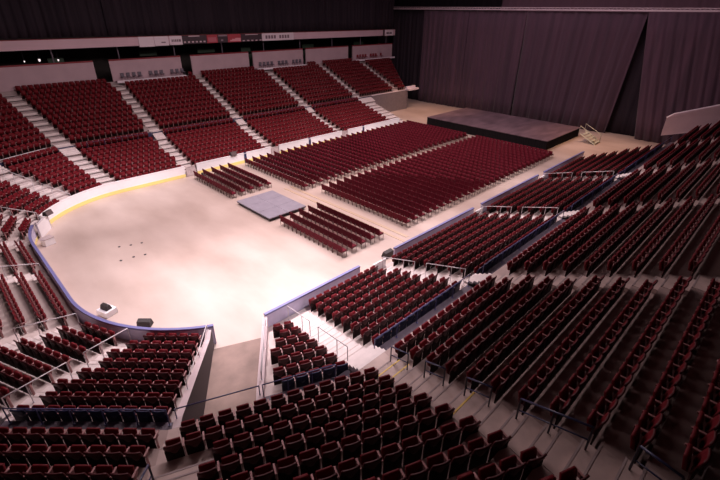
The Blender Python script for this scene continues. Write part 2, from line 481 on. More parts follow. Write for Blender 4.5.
def off_edges(side, k1, k2, a0, a1, on):
    """edges measured from the block boundary along block `on`; positive = away from the boundary into the block"""
    def fn(d):
        v = vertex(side, k1, k2, d); n, _ = sec_line(side, on, d); t = Vector((n[1], -n[0]))
        p, q = sec_span(side, on, d, 'U'); mid = (p + q) / 2
        if t.dot(mid - v) < 0: t = -t
        return v + t * a0, v + t * a1
    return fn
for cx in CX_N[:3]: stairs(LL, cx_edges('N', cx), 'L', M_step)
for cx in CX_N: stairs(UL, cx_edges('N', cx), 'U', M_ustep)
for cx in CX_F[:3]: stairs(LL, cx_edges('F', cx), 'L', M_step)
for cx in CX_F: stairs(UL, cx_edges('F', cx), 'U', M_step)
stairs(LL, cx_edges('F', 17.7, 1.5), 'L', M_step)
stairs(LL, off_edges('N', 'C', 'B', .6, 2.15, 'C'), 'L', M_step)
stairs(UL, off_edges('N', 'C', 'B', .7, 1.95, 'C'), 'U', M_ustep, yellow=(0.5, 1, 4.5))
stairs(LL, off_edges('F', 'C', 'B', .5, 1.9, 'C'), 'L', M_step)
stairs(UL, off_edges('F', 'C', 'B', .5, 1.9, 'C'), 'U', M_step)
stairs(LL, off_edges('F', 'B', 'A', .02, 1.6, 'B'), 'L', M_step)
stairs(UL, off_edges('F', 'B', 'A', .02, 1.6, 'B'), 'U', M_step)
for sd in 'NF':
    stairs(LL, off_edges(sd, 'A', 'A2', .02, .9, 'A'), 'L', M_step); stairs(UL, off_edges(sd, 'A', 'A2', .02, .9, 'A'), 'U', M_ustep)
    stairs(LL, off_edges(sd, 'A2', 'E', .02, .88, 'A2'), 'L', M_step)
stairs(LL, lambda d: (Vector((-30.48 - d, .45)), Vector((-30.48 - d, 1.35))), 'L', M_step)
# landing by the A/B stairs in the upper tier
stairs(UL[2:], off_edges('N', 'B', 'A', .02, 2.0, 'B'), 'U', M_ustep)
stairs(UL[:2], off_edges('N', 'B', 'A', .02, .5, 'B'), 'U', M_ustep)

# ------------------------------------------------------------------ floor, outer walls, ceiling
mb = MB(); mb.add([(-56, -44, 0), (46, -44, 0), (46, 40, 0), (-56, 40, 0)], [(0, 1, 2, 3)]); setp(mb.build('floor', M_floor), kind='structure')
mb = MB(); mb.box(-56, 46, -44, 40, 24, 24.3); setp(mb.build('ceiling', M_ceil), kind='structure')
for nm, b in (('wall_left', (-56.3, -56, -44, 40)), ('wall_right', (46, 46.3, -44, 40)), ('wall_near', (-56, 46, -44.3, -44)), ('wall_far', (-56, 46, 40, 40.3))):
    mb = MB(); mb.box(*b, 0, 24); setp(mb.build(nm, M_outer), kind='structure')

# ------------------------------------------------------------------ dasher boards
def outline_pts(side_pts): return side_pts
def arc(cx, cy, r, a0, a1, n=24): return [Vector((cx + r * math.cos(a0 + (a1 - a0) * i / n), cy + r * math.sin(a0 + (a1 - a0) * i / n))) for i in range(n + 1)]
def band(mb, pts, z0, z1, t0, t1, mi=0):
    """ribbon solid following pts, between inner offset t0 and outer offset t1 (left normal)"""
    n = len(pts); L = []
    for i, p in enumerate(pts):
        a_ = pts[max(i - 1, 0)]; b_ = pts[min(i + 1, n - 1)]
        d = (b_ - a_).normalized(); nn = Vector((-d.y, d.x)); L.append((p + nn * t0, p + nn * t1))
    vs = []
    for p, q in L: vs += [(p.x, p.y, z0), (q.x, q.y, z0), (q.x, q.y, z1), (p.x, p.y, z1)]
    fs = []
    for i in range(n - 1):
        for k in range(4):
            fs.append((i * 4 + k, i * 4 + (k + 1) % 4, i * 4 + 4 + (k + 1) % 4, i * 4 + 4 + k))
    fs += [(0, 1, 2, 3), tuple((n - 1) * 4 + k for k in (3, 2, 1, 0))]
    mb.add(vs, fs, mi)
cc = (-21.95, 4.42)
def boards(pts, label, parts, group='rink boards'):
    """pts run so that the outside of the rink lies to the left"""
    e = empty('rink_boards', (pts[0].x, pts[0].y, 0), label=label, cat='boards', group=group)
    inv = Matrix.Translation((-pts[0].x, -pts[0].y, 0))
    P = [p - pts[0] for p in pts]
    for nm, z0, z1, t0, t1, m in parts:
        mb = MB(); band(mb, P, z0, z1, t0, t1); mb.build(nm, m, e)
    return e
white_parts = [('board_panel', 0, 1.08, 0, .10, M_white), ('kick_plate', .01, .33, -.02, 0, M_yellow), ('top_cap', 1.08, 1.15, -.02, .13, M_white)]
blue_parts = [('board_panel', 0, 1.06, 0, .10, M_lav), ('kick_plate', .01, .22, -.02, 0, M_yellow), ('top_cap', 1.06, 1.16, -.05, .12, M_blue)]
Yb = 12.95
# far side runs +x -> -x would put outside to the right; use x decreasing with outside (+y) on the right => reverse
def far(x0, x1): return [Vector((x1, Yb)), Vector((x0, Yb))][::-1]
farc = arc(*cc, 8.53, math.radians(147), PI / 2, 20)
boards(farc + [Vector((-15.9, Yb))], 'white rink boards with yellow kick strip curving round far corner', white_parts)
boards([Vector((-14.6, Yb)), Vector((-5.5, Yb))], 'white rink boards behind the small left chair block', white_parts)
boards([Vector((-4.3, Yb)), Vector((5.8, Yb))], 'white rink boards between the two middle far stairs', white_parts)
boards([Vector((6.9, Yb)), Vector((17.5, Yb))], 'white rink boards ending beside the dark drape', white_parts)
# end and near corner
endp = [Vector((-30.48, -4.42)), Vector((-30.48, 3.6))]
nc = arc(-21.95, -4.42, 8.53, math.radians(270 - 28.5), PI, 26)
boards(nc + [Vector((-30.48, 0)), Vector((-30.48, 4.4))] + [Vector((q.x, q.y)) for q in arc(*cc, 8.53, PI, math.radians(158), 6)[1:]], 'blue-capped rink boards round the left end and near corner', blue_parts, 'blue-capped boards')
for x0, x1, lb in ((-23.7, -16.7, 'blue-capped boards right of the tunnel mouth'), (-13.4, -3.6, 'blue-capped boards beside the large right chair block'),
                   (-2.4, 8.1, 'blue-capped boards under the third seat block'), (9.4, 19.8, 'blue-capped boards nearest the stage steps')):
    boards([Vector((x1, -Yb)), Vector((x0, -Yb))], lb, blue_parts, 'blue-capped boards')
# gate panels at the far stairs, white step boxes behind near openings
def simple(name, label, cat, boxes, mats, loc, rz=0, group=None, bevel=0):
    mb = MB()
    for b in boxes: mb.box(*b[:6], b[6] if len(b) > 6 else 0)
    o = mb.build(name, mats, bevel=bevel); o.location = loc; o.rotation_euler = (0, 0, rz); return setp(o, label, cat, group)
M_gate = mat('scuffed_gate_panel', (.60, .50, .50), .6, noise=.3, scale=4)
for x, lb in ((-15.25, 'pale scuffed gate in white boards beside small chair block'), (-4.9, 'pale scuffed gate in white boards behind large chair block'), (6.35, 'pale gate in white boards nearest the drape')):
    simple('board_gate', lb, 'gate', [(-.5, .5, 0, .07, .02, .95), (-.5, .5, -.02, .0, .10, .16), (-.5, .5, -.03, .10, .95, 1.0), (-.06, .06, -.05, 0, .6, .7)], M_gate, (x, Yb, 0), group='gates in the far boards')
for x, lb in ((-8.9, 'blue post on far boards beside left chair blocks'), (.3, 'grey-blue post on far boards at middle'), (9.8, 'grey-blue post on far boards near the drape')):
    simple('board_post', lb, 'post', [(-.14, .14, -.05, 0, 0, 1.0), (-.14, .14, -.06, .16, 1.15, 1.19)], M_bluesteel, (x, Yb - .03, 0), group='posts on the far boards')
for x, lb in ((-15.05, 'white opening panel in near boards beside small chair block'), (-3.0, 'white opening panel in near boards beside large chair block'), (8.75, 'white opening panel in near boards toward the stage')):
    simple('access_gate', lb, 'gate', [(-.6, .6, 0, .06, .05, .8), (-.6, .6, -.02, .08, .8, .86)], M_white, (x, -Yb - .25, 0), group='gates in the near boards')
# far-left corner glass door and box
g = empty('corner_gate', (-29.2, 8.2, 0), math.radians(58), label='white corner gate standing open in the far-left rink corner', cat='gate')
mb = MB(); mb.box(-.9, .9, -.04, .04, .0, 1.1); mb.build('gate_panel', M_white, g, bevel=.01)
mb = MB(); mb.box(-.95, -.88, -.06, .06, 0, 1.35); mb.box(.88, .95, -.06, .06, 0, 1.35); mb.box(-.95, .95, -.05, .05, 1.1, 1.16); mb.build('gate_frame', M_palesteel, g)
g = empty('equipment_box', (-29.5, 6.1, 0), .3, label='small white box on the floor in the far-left rink corner', cat='box')
mb = MB(); mb.box(-.35, .35, -.3, .3, 0, .5); mb.build('body', M_white, g, bevel=.03)
mb = MB(); mb.box(-.37, .37, -.32, .32, .5, .56); mb.build('lid', M_gate, g, bevel=.02)

# ------------------------------------------------------------------ tunnel walls, tunnel interior
def tunnel_wall(fn, name, label, inner):
    mb = MB(); mb2 = MB()
    ds = [0.3] + [lo_d(r) + .16 for r in range(NLO)] + [7.68]
    zs = [1.05] + [lo_z(r) + .72 for r in range(NLO)] + [lo_z(7) + .75]
    A = fn(0.3); B = fn(7.68); u = (B - A).normalized(); nn = Vector((-u.y, u.x)) * inner
    pts = []
    for d, z in zip(ds, zs):
        p = A + u * ((fn(d) - A).dot(u)); pts.append((p, z))
    n = len(pts); vs = []
    for p, z in pts:
        q = p + nn * .26
        vs += [(p.x, p.y, 0), (q.x, q.y, 0), (q.x, q.y, z), (p.x, p.y, z)]
    fs = []
    for i in range(n - 1):
        for k in (0, 2, 3): fs.append((i * 4 + k, i * 4 + (k + 1) % 4, i * 4 + 4 + (k + 1) % 4, i * 4 + 4 + k))
    fs += [(0, 1, 2, 3), tuple((n - 1) * 4 + k for k in (3, 2, 1, 0))]
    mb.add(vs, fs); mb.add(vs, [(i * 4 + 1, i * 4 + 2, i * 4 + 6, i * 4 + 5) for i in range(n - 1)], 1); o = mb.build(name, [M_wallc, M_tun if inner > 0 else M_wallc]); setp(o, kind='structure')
    return pts, nn
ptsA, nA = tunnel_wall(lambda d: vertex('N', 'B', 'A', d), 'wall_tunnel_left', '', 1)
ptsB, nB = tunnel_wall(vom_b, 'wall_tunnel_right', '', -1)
def handrail(name, label, pts, h=.9, cat='railing', group=None, m_rail=None, m_post=None, mid=True, r=.03, posts=None):
    """pts: base points (x,y,z); rail follows them at height h; posts at each point"""
    base = Vector(pts[0]); e = empty(name, base, label=label, cat=cat, group=group)
    P = [Vector(p) - base for p in pts]; up = Vector((0, 0, h))
    mb = MB(); mb.tube([p + up for p in P], r, 8); mb.build('top_rail', m_rail, e, True)
    if mid: mb = MB(); mb.tube([p + up * .55 for p in P], r * .7, 6); mb.build('mid_rail', m_rail, e, True)
    for i, p in enumerate(P):
        if posts is None or i in posts:
            mb = MB(); mb.tube([p, p + up], r * .9, 8); mb.cyl((p.x, p.y, p.z), .06, .012, 10); mb.build('post', m_post, e, False)
    return e
handrail('tunnel_railing', 'pale railing on top of the sloping left tunnel wall', [(p.x + nA.x * .08, p.y + nA.y * .08, z) for p, z in ptsA[::3][:3]], .35, m_rail=M_palesteel, m_post=M_palesteel, mid=False, r=.022)
handrail('tunnel_railing', 'pale railing on top of the right tunnel wall', [(p.x + nB.x * .08, p.y + nB.y * .08, z) for p, z in ptsB[1::3]], .45, m_rail=M_palesteel, m_post=M_palesteel, mid=True, r=.022)
mb = MB()
a0 = vertex('N', 'B', 'A', 7.7); b0 = vom_b(7.7); u = (vertex('N', 'B', 'A', 12) - vertex('N', 'B', 'A', 2)).normalized()
mt = MB(); q0, q1 = Vector((ptsA[0][0].x, ptsA[0][0].y)), Vector((ptsB[0][0].x, ptsB[0][0].y)); q0 = q0 + u * .3; q1 = q1 + u * .3
mt.prism([(q0.x, q0.y, .0), (q1.x, q1.y, .0), (q1.x + u.x * 14, q1.y + u.y * 14, .0), (q0.x + u.x * 14, q0.y + u.y * 14, .0)], (0, 0, .012)); setp(mt.build('tunnel_floor', mat('darker_tunnel_concrete', (.30, .21, .18), .7, .3, noise=.3, scale=1.2)), kind='structure')  # tunnel slab is a darker brown than the rink floor
def quadwall(mb, p, q, z0, z1, t, mi=0):
    d = (q - p).normalized(); n = Vector((-d.y, d.x)) * t
    vs = [(p.x, p.y), (q.x, q.y), (q.x + n.x, q.y + n.y), (p.x + n.x, p.y + n.y)]
    mb.add([(x, y, z0) for x, y in vs] + [(x, y, z1) for x, y in vs], [(0, 1, 2, 3), (4, 7, 6, 5), (0, 4, 5, 1), (1, 5, 6, 2), (2, 6, 7, 3), (3, 7, 4, 0)], mi)
quadwall(mb, a0, a0 + u * 8, 0, 3.0, .2); quadwall(mb, b0, b0 + u * 8, 0, 3.0, -.2); quadwall(mb, a0 + u * 8, b0 + u * 8, 0, 3.0, .2)
setp(mb.build('wall_tunnel_inside', M_outer), kind='structure')

# ------------------------------------------------------------------ railings in the bowl
# blue guard rail behind the last row of the lower tier (near side)
def along(side, k, d, z, p, q, n):
    return [(p.x + (q.x - p.x) * i / n, p.y + (q.y - p.y) * i / n, z) for i in range(n + 1)]
zr = lo_z(NLO - 1) + .45; dr = 7.0
pA = vertex('N', 'A', 'A2', dr); pB = vertex('N', 'B', 'A', dr); pV = vom_b(dr); pC = vertex('N', 'C', 'B', dr)
handrail('guard_railing', 'blue guard rail behind navy seats left of the tunnel', along('N', 'A', dr, zr, pB + (pA - pB).normalized() * .2, pA + (pB - pA).normalized() * 1.2, 5), .74, m_rail=M_bluepipe, m_post=M_bluepipe, mid=False, r=.024, group='blue guard rails')
handrail('guard_railing', 'blue guard rail crossing above the tunnel', [(pB.x + (pV.x - pB.x) * .03, pB.y + (pV.y - pB.y) * .03, zr), (pB.x + (pV.x - pB.x) * .96, pB.y + (pV.y - pB.y) * .96, zr)], .74, m_rail=M_bluepipe, m_post=M_bluepipe, mid=False, r=.024, group='blue guard rails')
handrail('guard_railing', 'blue guard rail behind the wedge block right of the tunnel', along('N', 'B', dr, zr, pV, pC + (pV - pC).normalized() * .15, 3), .74, m_rail=M_bluepipe, m_post=M_bluepipe, mid=False, r=.024, group='blue guard rails')
xs = [pC.x + 2.0] + CX_N[:3] + [26.0]
for i in range(4):
    a_, b_ = xs[i] + (.0 if i == 0 else .7), xs[i + 1] - .7
    handrail('guard_railing', ['blue guard rail behind first navy row beside wide stairs', 'blue guard rail behind second navy row along the rink side', 'blue guard rail behind third navy row along the rink side', 'blue guard rail behind farthest navy row toward the stage'][i],
             [(a_ + (b_ - a_) * j / 5, -12.95 - dr, zr) for j in range(6)], .74, m_rail=M_bluepipe, m_post=M_bluepipe, mid=False, r=.024, group='blue guard rails')
xs = [-23.0] + CX_F[:3] + [16.0]
for i in range(4):
    a_, b_ = xs[i] + .7, xs[i + 1] - .7
    handrail('guard_railing', ['blue-grey guard rail across far seats nearest the left corner', 'blue-grey guard rail across second far block', 'blue-grey guard rail across third far block', 'blue-grey guard rail across fourth far block'][i],
             [(a_ + (b_ - a_) * j / 4, 12.95 + dr, zr) for j in range(5)], .86, m_rail=M_bluesteel, m_post=M_bluesteel, mid=False, r=.02, group='blue guard rails')
v1, v2 = vertex('F', 'C', 'B', 7.9), vertex('F', 'B', 'A', 7.9)
handrail('guard_railing', 'pale rail across the far corner block above its front rows', along('F', 'B', 0, zr, v1 + (v2 - v1) * .05, v1 + (v2 - v1) * .75, 3), .8, m_rail=M_palesteel, m_post=M_palesteel, mid=False, r=.035, group='blue guard rails')
# handrails of the upper stairs between C and B (blue, dark posts)
def cb(d, off=1.72):
    return off_edges('N', 'C', 'B', off, off, 'C')(d)[0]
names = ['navy handrail with dark posts at foot of the upper stairs', 'navy handrail second up the upper stairs', 'navy handrail third up the upper stairs', 'long navy handrail with three posts on the upper stairs', 'navy handrail at lower right corner of the photo']
for (ks, lb) in zip(([-.1, 1], [2, 3], [4, 5], [6, 7, 8], [9, 9.9]), names):
    pts = []
    for k_ in ks:
        d = up_d(k_) - .05; p = cb(d); pts.append((p.x, p.y, up_z(int(max(0, math.floor(k_)))) + .02))
    handrail('stair_handrail', lb, pts, .92, m_rail=M_bluesteel, m_post=M_darksteel, mid=True, r=.028, group='navy stair handrails')
p0 = off_edges('N', 'B', 'A', .3, .3, 'B')
pts = [(*(p0(up_d(k_) - .05)[0]), up_z(k_)) for k_ in (2, 3)]
handrail('stair_handrail', 'dark handrail beside stairs at the bottom left blocks', [tuple(p) for p in pts], .92, m_rail=M_bluesteel, m_post=M_darksteel, mid=True, r=.03, group='navy stair handrails')
# lower stair handrails (pale)
def lowrail(side, fn, lbs, ranges=((0, 3), (4, 7)), m=M_palesteel):
    for (r0, r1), lb in zip(ranges, lbs):
        pts = []
        for k_ in range(r0, r1 + 1):
            d = lo_d(k_) - .4; p = fn(d); pts.append((p.x, p.y, lo_z(k_) + .01))
        base = [pts[0], pts[1], pts[2], pts[-1]]
        handrail('aisle_handrail', lb, [pts[0], pts[len(pts) // 2], pts[-1]], .92, m_rail=m, m_post=m, mid=False, r=.024, group='pale aisle handrails')
for cx, w in zip(CX_N[:3], ('first', 'second', 'third')):
    lowrail('N', lambda d, cx=cx: Vector((cx, -12.95 - d)), [f'pale handrail on lower steps of {w} narrow stair along rink side', f'pale handrail on upper steps of {w} narrow stair along rink side'])
lowrail('N', lambda d: off_edges('N', 'C', 'B', .95, .95, 'C')(d)[0], ['thin handrail on lower half of the wide white stair', 'thin handrail on upper half of the wide white stair'])
lowrail('N', lambda d: off_edges('N', 'A', 'A2', .45, .45, 'A')(d)[0], ['thin handrail low on stair beside small corner block', 'thin handrail high on stair beside small corner block'])
lowrail('N', lambda d: off_edges('N', 'A2', 'E', .45, .45, 'A2')(d)[0], ['handrail low on stair between end block and small corner block', 'handrail high on stair between end block and small corner block'])
lowrail('F', lambda d: Vector((-30.48 - d, .9)), ['handrail low on the stair through the end block', 'handrail high on the stair through the end block'])
lowrail('F', lambda d: off_edges('F', 'A', 'A2', .45, .45, 'A')(d)[0], ['handrail low on far-left corner stair', 'handrail high on far-left corner stair'])
lowrail('F', lambda d: off_edges('F', 'B', 'A', .8, .8, 'B')(d)[0], ['handrail low on wide far corner stair', 'handrail high on wide far corner stair'])

# ------------------------------------------------------------------ floor chairs
def chair_mesh():
    mb = MB()
    # faces +y local (front), back at y=0
    mb.add([(-.23, .02, .34), (.23, .02, .34), (.245, -.06, .86), (.20, -.07, .91), (-.20, -.07, .91), (-.245, -.06, .86),
            (-.23, .06, .34), (.23, .06, .34), (.245, -.01, .86), (.20, -.02, .91), (-.20, -.02, .91), (-.245, -.01, .86)],
           [(0, 1, 2, 3, 4, 5), (11, 10, 9, 8, 7, 6), (0, 6, 7, 1), (1, 7, 8, 2), (2, 8, 9, 3), (3, 9, 10, 4), (4, 10, 11, 5), (5, 11, 6, 0)], 0)
    mb.box(-.22, .22, .04, .46, .42, .49, 0)
    for x in (-.22, .22):
        mb.box(x - .012, x + .012, -.02, .01, 0, .5, 1); mb.box(x - .012, x + .012, .40, .43, 0, .43, 1)
        mb.box(x - .012, x + .012, 0, .42, .38, .41, 1)
    return mb
cm = chair_mesh().mesh('floor_chair', [M_chairred, M_chairfr])
fch = []
def block(x0, nr, dx, y0, n, sgn, name, aisle):
    for r in range(nr):
        for i in range(n): fch.append(dict(x=x0 + r * dx, y=y0 + sgn * (.52 * i + .26), r=r, i=i, name=name, aisle=aisle, n=n))
block(-15.5, 5, .95, -2.85, 14, -1, 'small block right of grey platform', 'platform end')
block(-15.5, 5, .95, 4.5, 14, 1, 'small block left of grey platform', 'platform end')
block(-8.6, 29, .95, .2, 20, -1, 'large right block', 'centre aisle')
block(-9.5, 30, .95, 1.6, 20, 1, 'large left block', 'centre aisle')
fch = [c for c in fch if not (c['name'] == 'large left block' and c['r'] in (9,) and False)]
for c in fch: c['dist'] = proj((c['x'], c['y'], .5))[2]
fch.sort(key=lambda c: c['dist'])
for c in fch[:300]:
    o = link(bpy.data.objects.new('floor_chair', cm)); o.location = (c['x'], c['y'], 0); o.rotation_euler = (0, 0, -PI / 2)
    setp(o, f"maroon floor chair, {ordinal(c['i'] + 1)} from {c['aisle']}, {ordinal(c['r'] + 1)} row of {c['name']}", 'chair', f"floor chairs, {ordinal(c['r'] + 1)} row of the {c['name']}")
fm = mass('floor_chairs', cm, [(c['x'], c['y'], 0, -PI / 2) for c in fch[300:]])
setp(fm, 'hundreds of maroon chairs in straight rows on the floor facing the stage', 'chairs', kind='stuff')

# ------------------------------------------------------------------ grey platform on the floor
g = empty('mixing_platform', (-13.95, .7, 0), math.radians(0), label='low grey square platform on the open floor between small chair blocks', cat='platform')
for i in range(3):
    for j in range(2):
        mb = MB(); mb.box(-1.87 + j * 1.875, -.005 + j * 1.875, -2.5 + i * 1.67, -.84 + i * 1.67 - .005, .24, .32); mb.build('deck_panel', M_deck, g)
mb = MB(); mb.box(-1.85, 1.85, -2.48, 2.48, .16, .24)
mb.build('deck_frame', M_darksteel, g)
mb = MB(); [mb.cyl((x, y, 0), .05, .18, 8) for x in (-1.7, 0, 1.7) for y in (-2.3, -.8, .8, 2.3)]; mb.build('leg', M_darksteel, g)
# thin cable ramp strips beside the chair blocks
mb = MB(); mb.box(-9.9, -9.6, -11.2, 3.5, 0, .02); setp(mb.build('cable_cover', mat('tan_cable_cover', (.50, .38, .28), .6)), 'thin tan strip on the floor before the large right chair block', 'floor strip', 'floor strips')
mb = MB(); mb.box(-10.6, -10.35, -12.0, 3.5, 0, .02); setp(mb.build('cable_cover', bpy.data.materials['tan_cable_cover']), 'second tan strip on the floor behind small right chair block', 'floor strip', 'floor strips')
for (x, y) in ((-26.0, 2.2), (-25.3, 1.9), (-24.6, 1.7), (-26.6, .1), (-25.8, .0), (-25.1, -.2)):
    mb = MB(); mb.cyl((0, 0, 0), .09, .012, 12); o = mb.build('floor_socket', M_darksteel); o.location = (x, y, 0)
    setp(o, 'small dark floor socket, one of a cluster on the bare floor', 'floor socket', 'floor sockets')

# ------------------------------------------------------------------ stage
g = empty('stage', (20.6, 1.0, 0), label='wide low black-skirted stage with worn grey deck', cat='stage')
mb = MB(); mb.box(0, 10.6, -9.3, 9.2, 1.17, 1.25); mb.build('stage_deck', M_stage, g, bevel=.01)
mb = MB()
n = 120
for i in range(n):      # pleated skirt along the front and right side
    y0 = -9.25 + 18.4 * i / n; y1 = -9.25 + 18.4 * (i + 1) / n; w = .04 * (i % 2)
    mb.add([(.02 + w, y0, .02), (.06 - w, y1, .02), (.06 - w, y1, 1.17), (.02 + w, y0, 1.17)], [(0, 1, 2, 3)])
mb.box(.1, 10.5, -9.2, -9.16, .02, 1.17); mb.box(.1, 10.5, 9.08, 9.12, .02, 1.17); mb.box(10.4, 10.5, -9.2, 9.1, .02, 1.17)
mb.build('skirt', M_skirt, g)
g = empty('stage_stairs', (29.0, -9.35, 0), 0, label='metal steps with handrails at right side of the stage', cat='stairs')
for i in range(5):
    mb = MB(); z = .22 * (i + 1); y = -2.0 + .36 * i * 1.05
    mb.box(-.95, .95, y - .18, y + .18, z - .06, z); mb.build('tread', M_alu, g)
for x in (-.97, .97):
    mb = MB(); mb.tube([(x, -2.25, 0), (x, .0, 1.15)], .06, 6); mb.build('stringer', M_alu, g)
    mb = MB(); mb.tube([(x, -2.1, 0), (x, -2.1, 1.05), (x, .1, 2.1), (x, .1, 1.26)], .045, 6); mb.build('handrail', M_alu, g, True)

# ------------------------------------------------------------------ drapes
def drape(name, mat_, p, q, z0, z1, amp, wl, label, seed=0, group=None, shift=0.0, top_q=None):
    rnd = random.Random(seed); L = (q - p).length; n = max(8, int(L / (wl / 7))); u = (q - p) / L; nn = Vector((-u.y, u.x))
    ph = [rnd.uniform(0, 6.28) for _ in range(6)]
    def off(s): return amp * (math.sin(2 * PI * s / wl + 1.3 * math.sin(s * .7 + ph[0])) * .6 + .5 * math.sin(2 * PI * s / (wl * 2.7) + ph[1]) + .35 * math.sin(2 * PI * s / (wl * .55) + ph[2]))
    rows = 6; vs = []; fs = []
    for j in range(rows + 1):
        t = j / rows; z = z0 + (z1 - z0) * t
        for i in range(n + 1):
            s = L * i / n; f_ = .55 + .75 * (1 - t)
            pt = p + u * (shift * t) + u * s * (1 if top_q is None else (1 + t * ((top_q - 1)))) + nn * (off(s) * f_)
            vs.append((pt.x, pt.y, z))
    for j in range(rows):
        for i in range(n):
            a_ = j * (n + 1) + i; fs.append((a_, a_ + 1, a_ + n + 2, a_ + n + 1))
    mb = MB(); mb.add(vs, fs)
    o = mb.build(name, mat_, smooth=True)
    so = o.modifiers.new('thickness', 'SOLIDIFY'); so.thickness = .03
    return setp(o, label, 'curtain', group)
V2 = lambda x, y: Vector((x, y))
drape('stage_drape', M_drapeP, V2(35.7, 23.7), V2(35.7, 14.6), .05, 15.4, .16, .9, 'plum stage drape panel beside the black side drape', 1, 'stage drapes')
drape('stage_drape', M_drapeP, V2(35.75, 14.5), V2(35.75, 4.6), .05, 15.4, .17, 1.0, 'plum stage drape panel behind left half of the stage', 2, 'stage drapes')
drape('stage_drape', M_drapeP, V2(35.7, 4.5), V2(35.7, -10.2), .05, 15.4, .2, 1.15, 'plum stage drape with edge pulled aside at dark gap', 3, 'stage drapes', top_q=1.085)
drape('stage_drape', M_drapeP, V2(35.4, -14.1), V2(35.4, -38), .05, 15.4, .15, 1.0, 'plum drape hanging right of the dark gap', 4, 'stage drapes', shift=-2.6)
drape('black_side_drape', M_drapeB, V2(36.0, 30.9), V2(36.0, 23.6), .05, 15.4, .12, 1.0, 'black drape hanging between far seats and plum stage drapes', 5)
drape('black_backing_drape', M_drapeB, V2(36.8, -8), V2(36.8, -16.5), .05, 15.3, .08, 1.2, 'black drape seen through the gap between plum drapes', 6)
for i, (x0, x1) in enumerate(((-50, -33), (-33, -14.5), (-14.5, 3), (3, 19), (19, 36))):
    drape('upper_drape', M_drapeB, V2(x0, 31.0), V2(x1, 31.0), 12.2, 23, .13, .8, ['', 'black drape above pink fascia at the top left corner', 'black drape above the three white signs', 'black drape above white sign at the middle', 'black drape above fascia nearest the stage drapes'][i] or 'black drape over the far fascia beyond the left frame edge', 10 + i, 'black drapes above far fascia')
# truss bar the stage drapes hang from
g = empty('drape_truss', (35.35, 4, 15.52), label='long pale truss bar along top of the plum stage drapes', cat='truss')
mb = MB()
for y, z in ((0, .12), (.24, .12), (0, .34)):
    mb.tube([(y, -43, z), (y, 26.6, z)], .045, 8)
mb.build('chord', M_truss, g)
mb = MB()
k = 0; y = -43.0
while y < 26:
    mb.tube([(0, y, .12), (0, y + .5, .34)], .022, 5); mb.tube([(0, y + .5, .34), (0, y + 1, .12)], .022, 5); y += 1
mb.build('lattice', M_truss, g)
mb = MB(); mb.box(-.05, .2, -43, 26.6, -.02, .10); mb.build('drape_track', M_truss, g)
drape('rear_drape', mat('pale_plum_drape', (.26, .15, .20), .85, .15), V2(44, 13.5), V2(44, -40), 10, 23.5, .1, 1.4, 'pale plum rear drape visible above the truss bar', 30)
drape('rear_black_drape', M_drapeB, V2(44.0, 39), V2(44.0, 13.6), 10, 23.5, .1, 1.4, 'black rear drape above truss at the top centre', 31)

# ------------------------------------------------------------------ far concourse: parapets, recess, fascia, signs
par = [(-44, -17.0, 'wide pink parapet at the top left above far seats'), (-15.3, -6.6, 'pink parapet under the three white signs'), (-5.2, 3.6, 'pink parapet under the red sign'),
       (4.3, 13.6, 'pink parapet under white sign strip'), (14.2, 23.6, 'pink parapet fourth along, right of the middle'), (24.7, 35.2, 'pink parapet nearest the black drape')]
for i, (x0, x1, lb) in enumerate(par):
    g = empty('parapet_wall', (x0, 30.5, 7.3), label=lb, cat='wall', group='parapets above the far seats'); L = x1 - x0
    mb = MB(); mb.box(0, L, 0, .2, 0, 2.35); mb.build('wall_panel', M_pink, g)
    mb = MB(); mb.box(0, L, -.03, .23, 2.35, 2.5); mb.build('capping', M_redtrim, g)
    if i in (1, 3, 5):
        g = empty('accessible_platform', (x0 + .2, 29.85, 7.34), label=['', 'white-edged platform below parapet under white signs', '', 'white-edged platform below the middle parapet', '', 'white-edged platform beside the black drape'][i], cat='platform', group='platforms above the far seats')
        mb = MB(); mb.box(0, L - .1, 0, .64, 0, .1); mb.build('platform_deck', M_pink, g)
        mb = MB(); mb.box(0, L - .1, -.05, 0, -.12, .16); mb.build('edge_board', M_signw, g)
        nchair = 3 if i == 5 else 4
        for j in range(12 if i != 5 else 10):
            if j in (4, 8) : continue
            mb = MB(); mb.box(-.2, .2, -.03, .03, .42, .82); mb.box(-.2, .2, -.4, -.02, .4, .45)
            for xx in (-.19, .19):
                mb.box(xx - .015, xx + .015, -.02, .01, 0, .45); mb.box(xx - .015, xx + .015, -.4, -.37, 0, .4)
            o = mb.build('platform_chair', M_greychair if i != 5 else M_redtrim); o.location = (x0 + 1.1 + j * .68, 30.38, 7.445)
            setp(o, f"{'dark grey' if i != 5 else 'dark maroon'} loose chair, {ordinal(j + 1)} along the {['', 'left', '', 'middle', '', 'right'][i]} platform above far seats", 'chair', 'loose chairs on the far platforms')
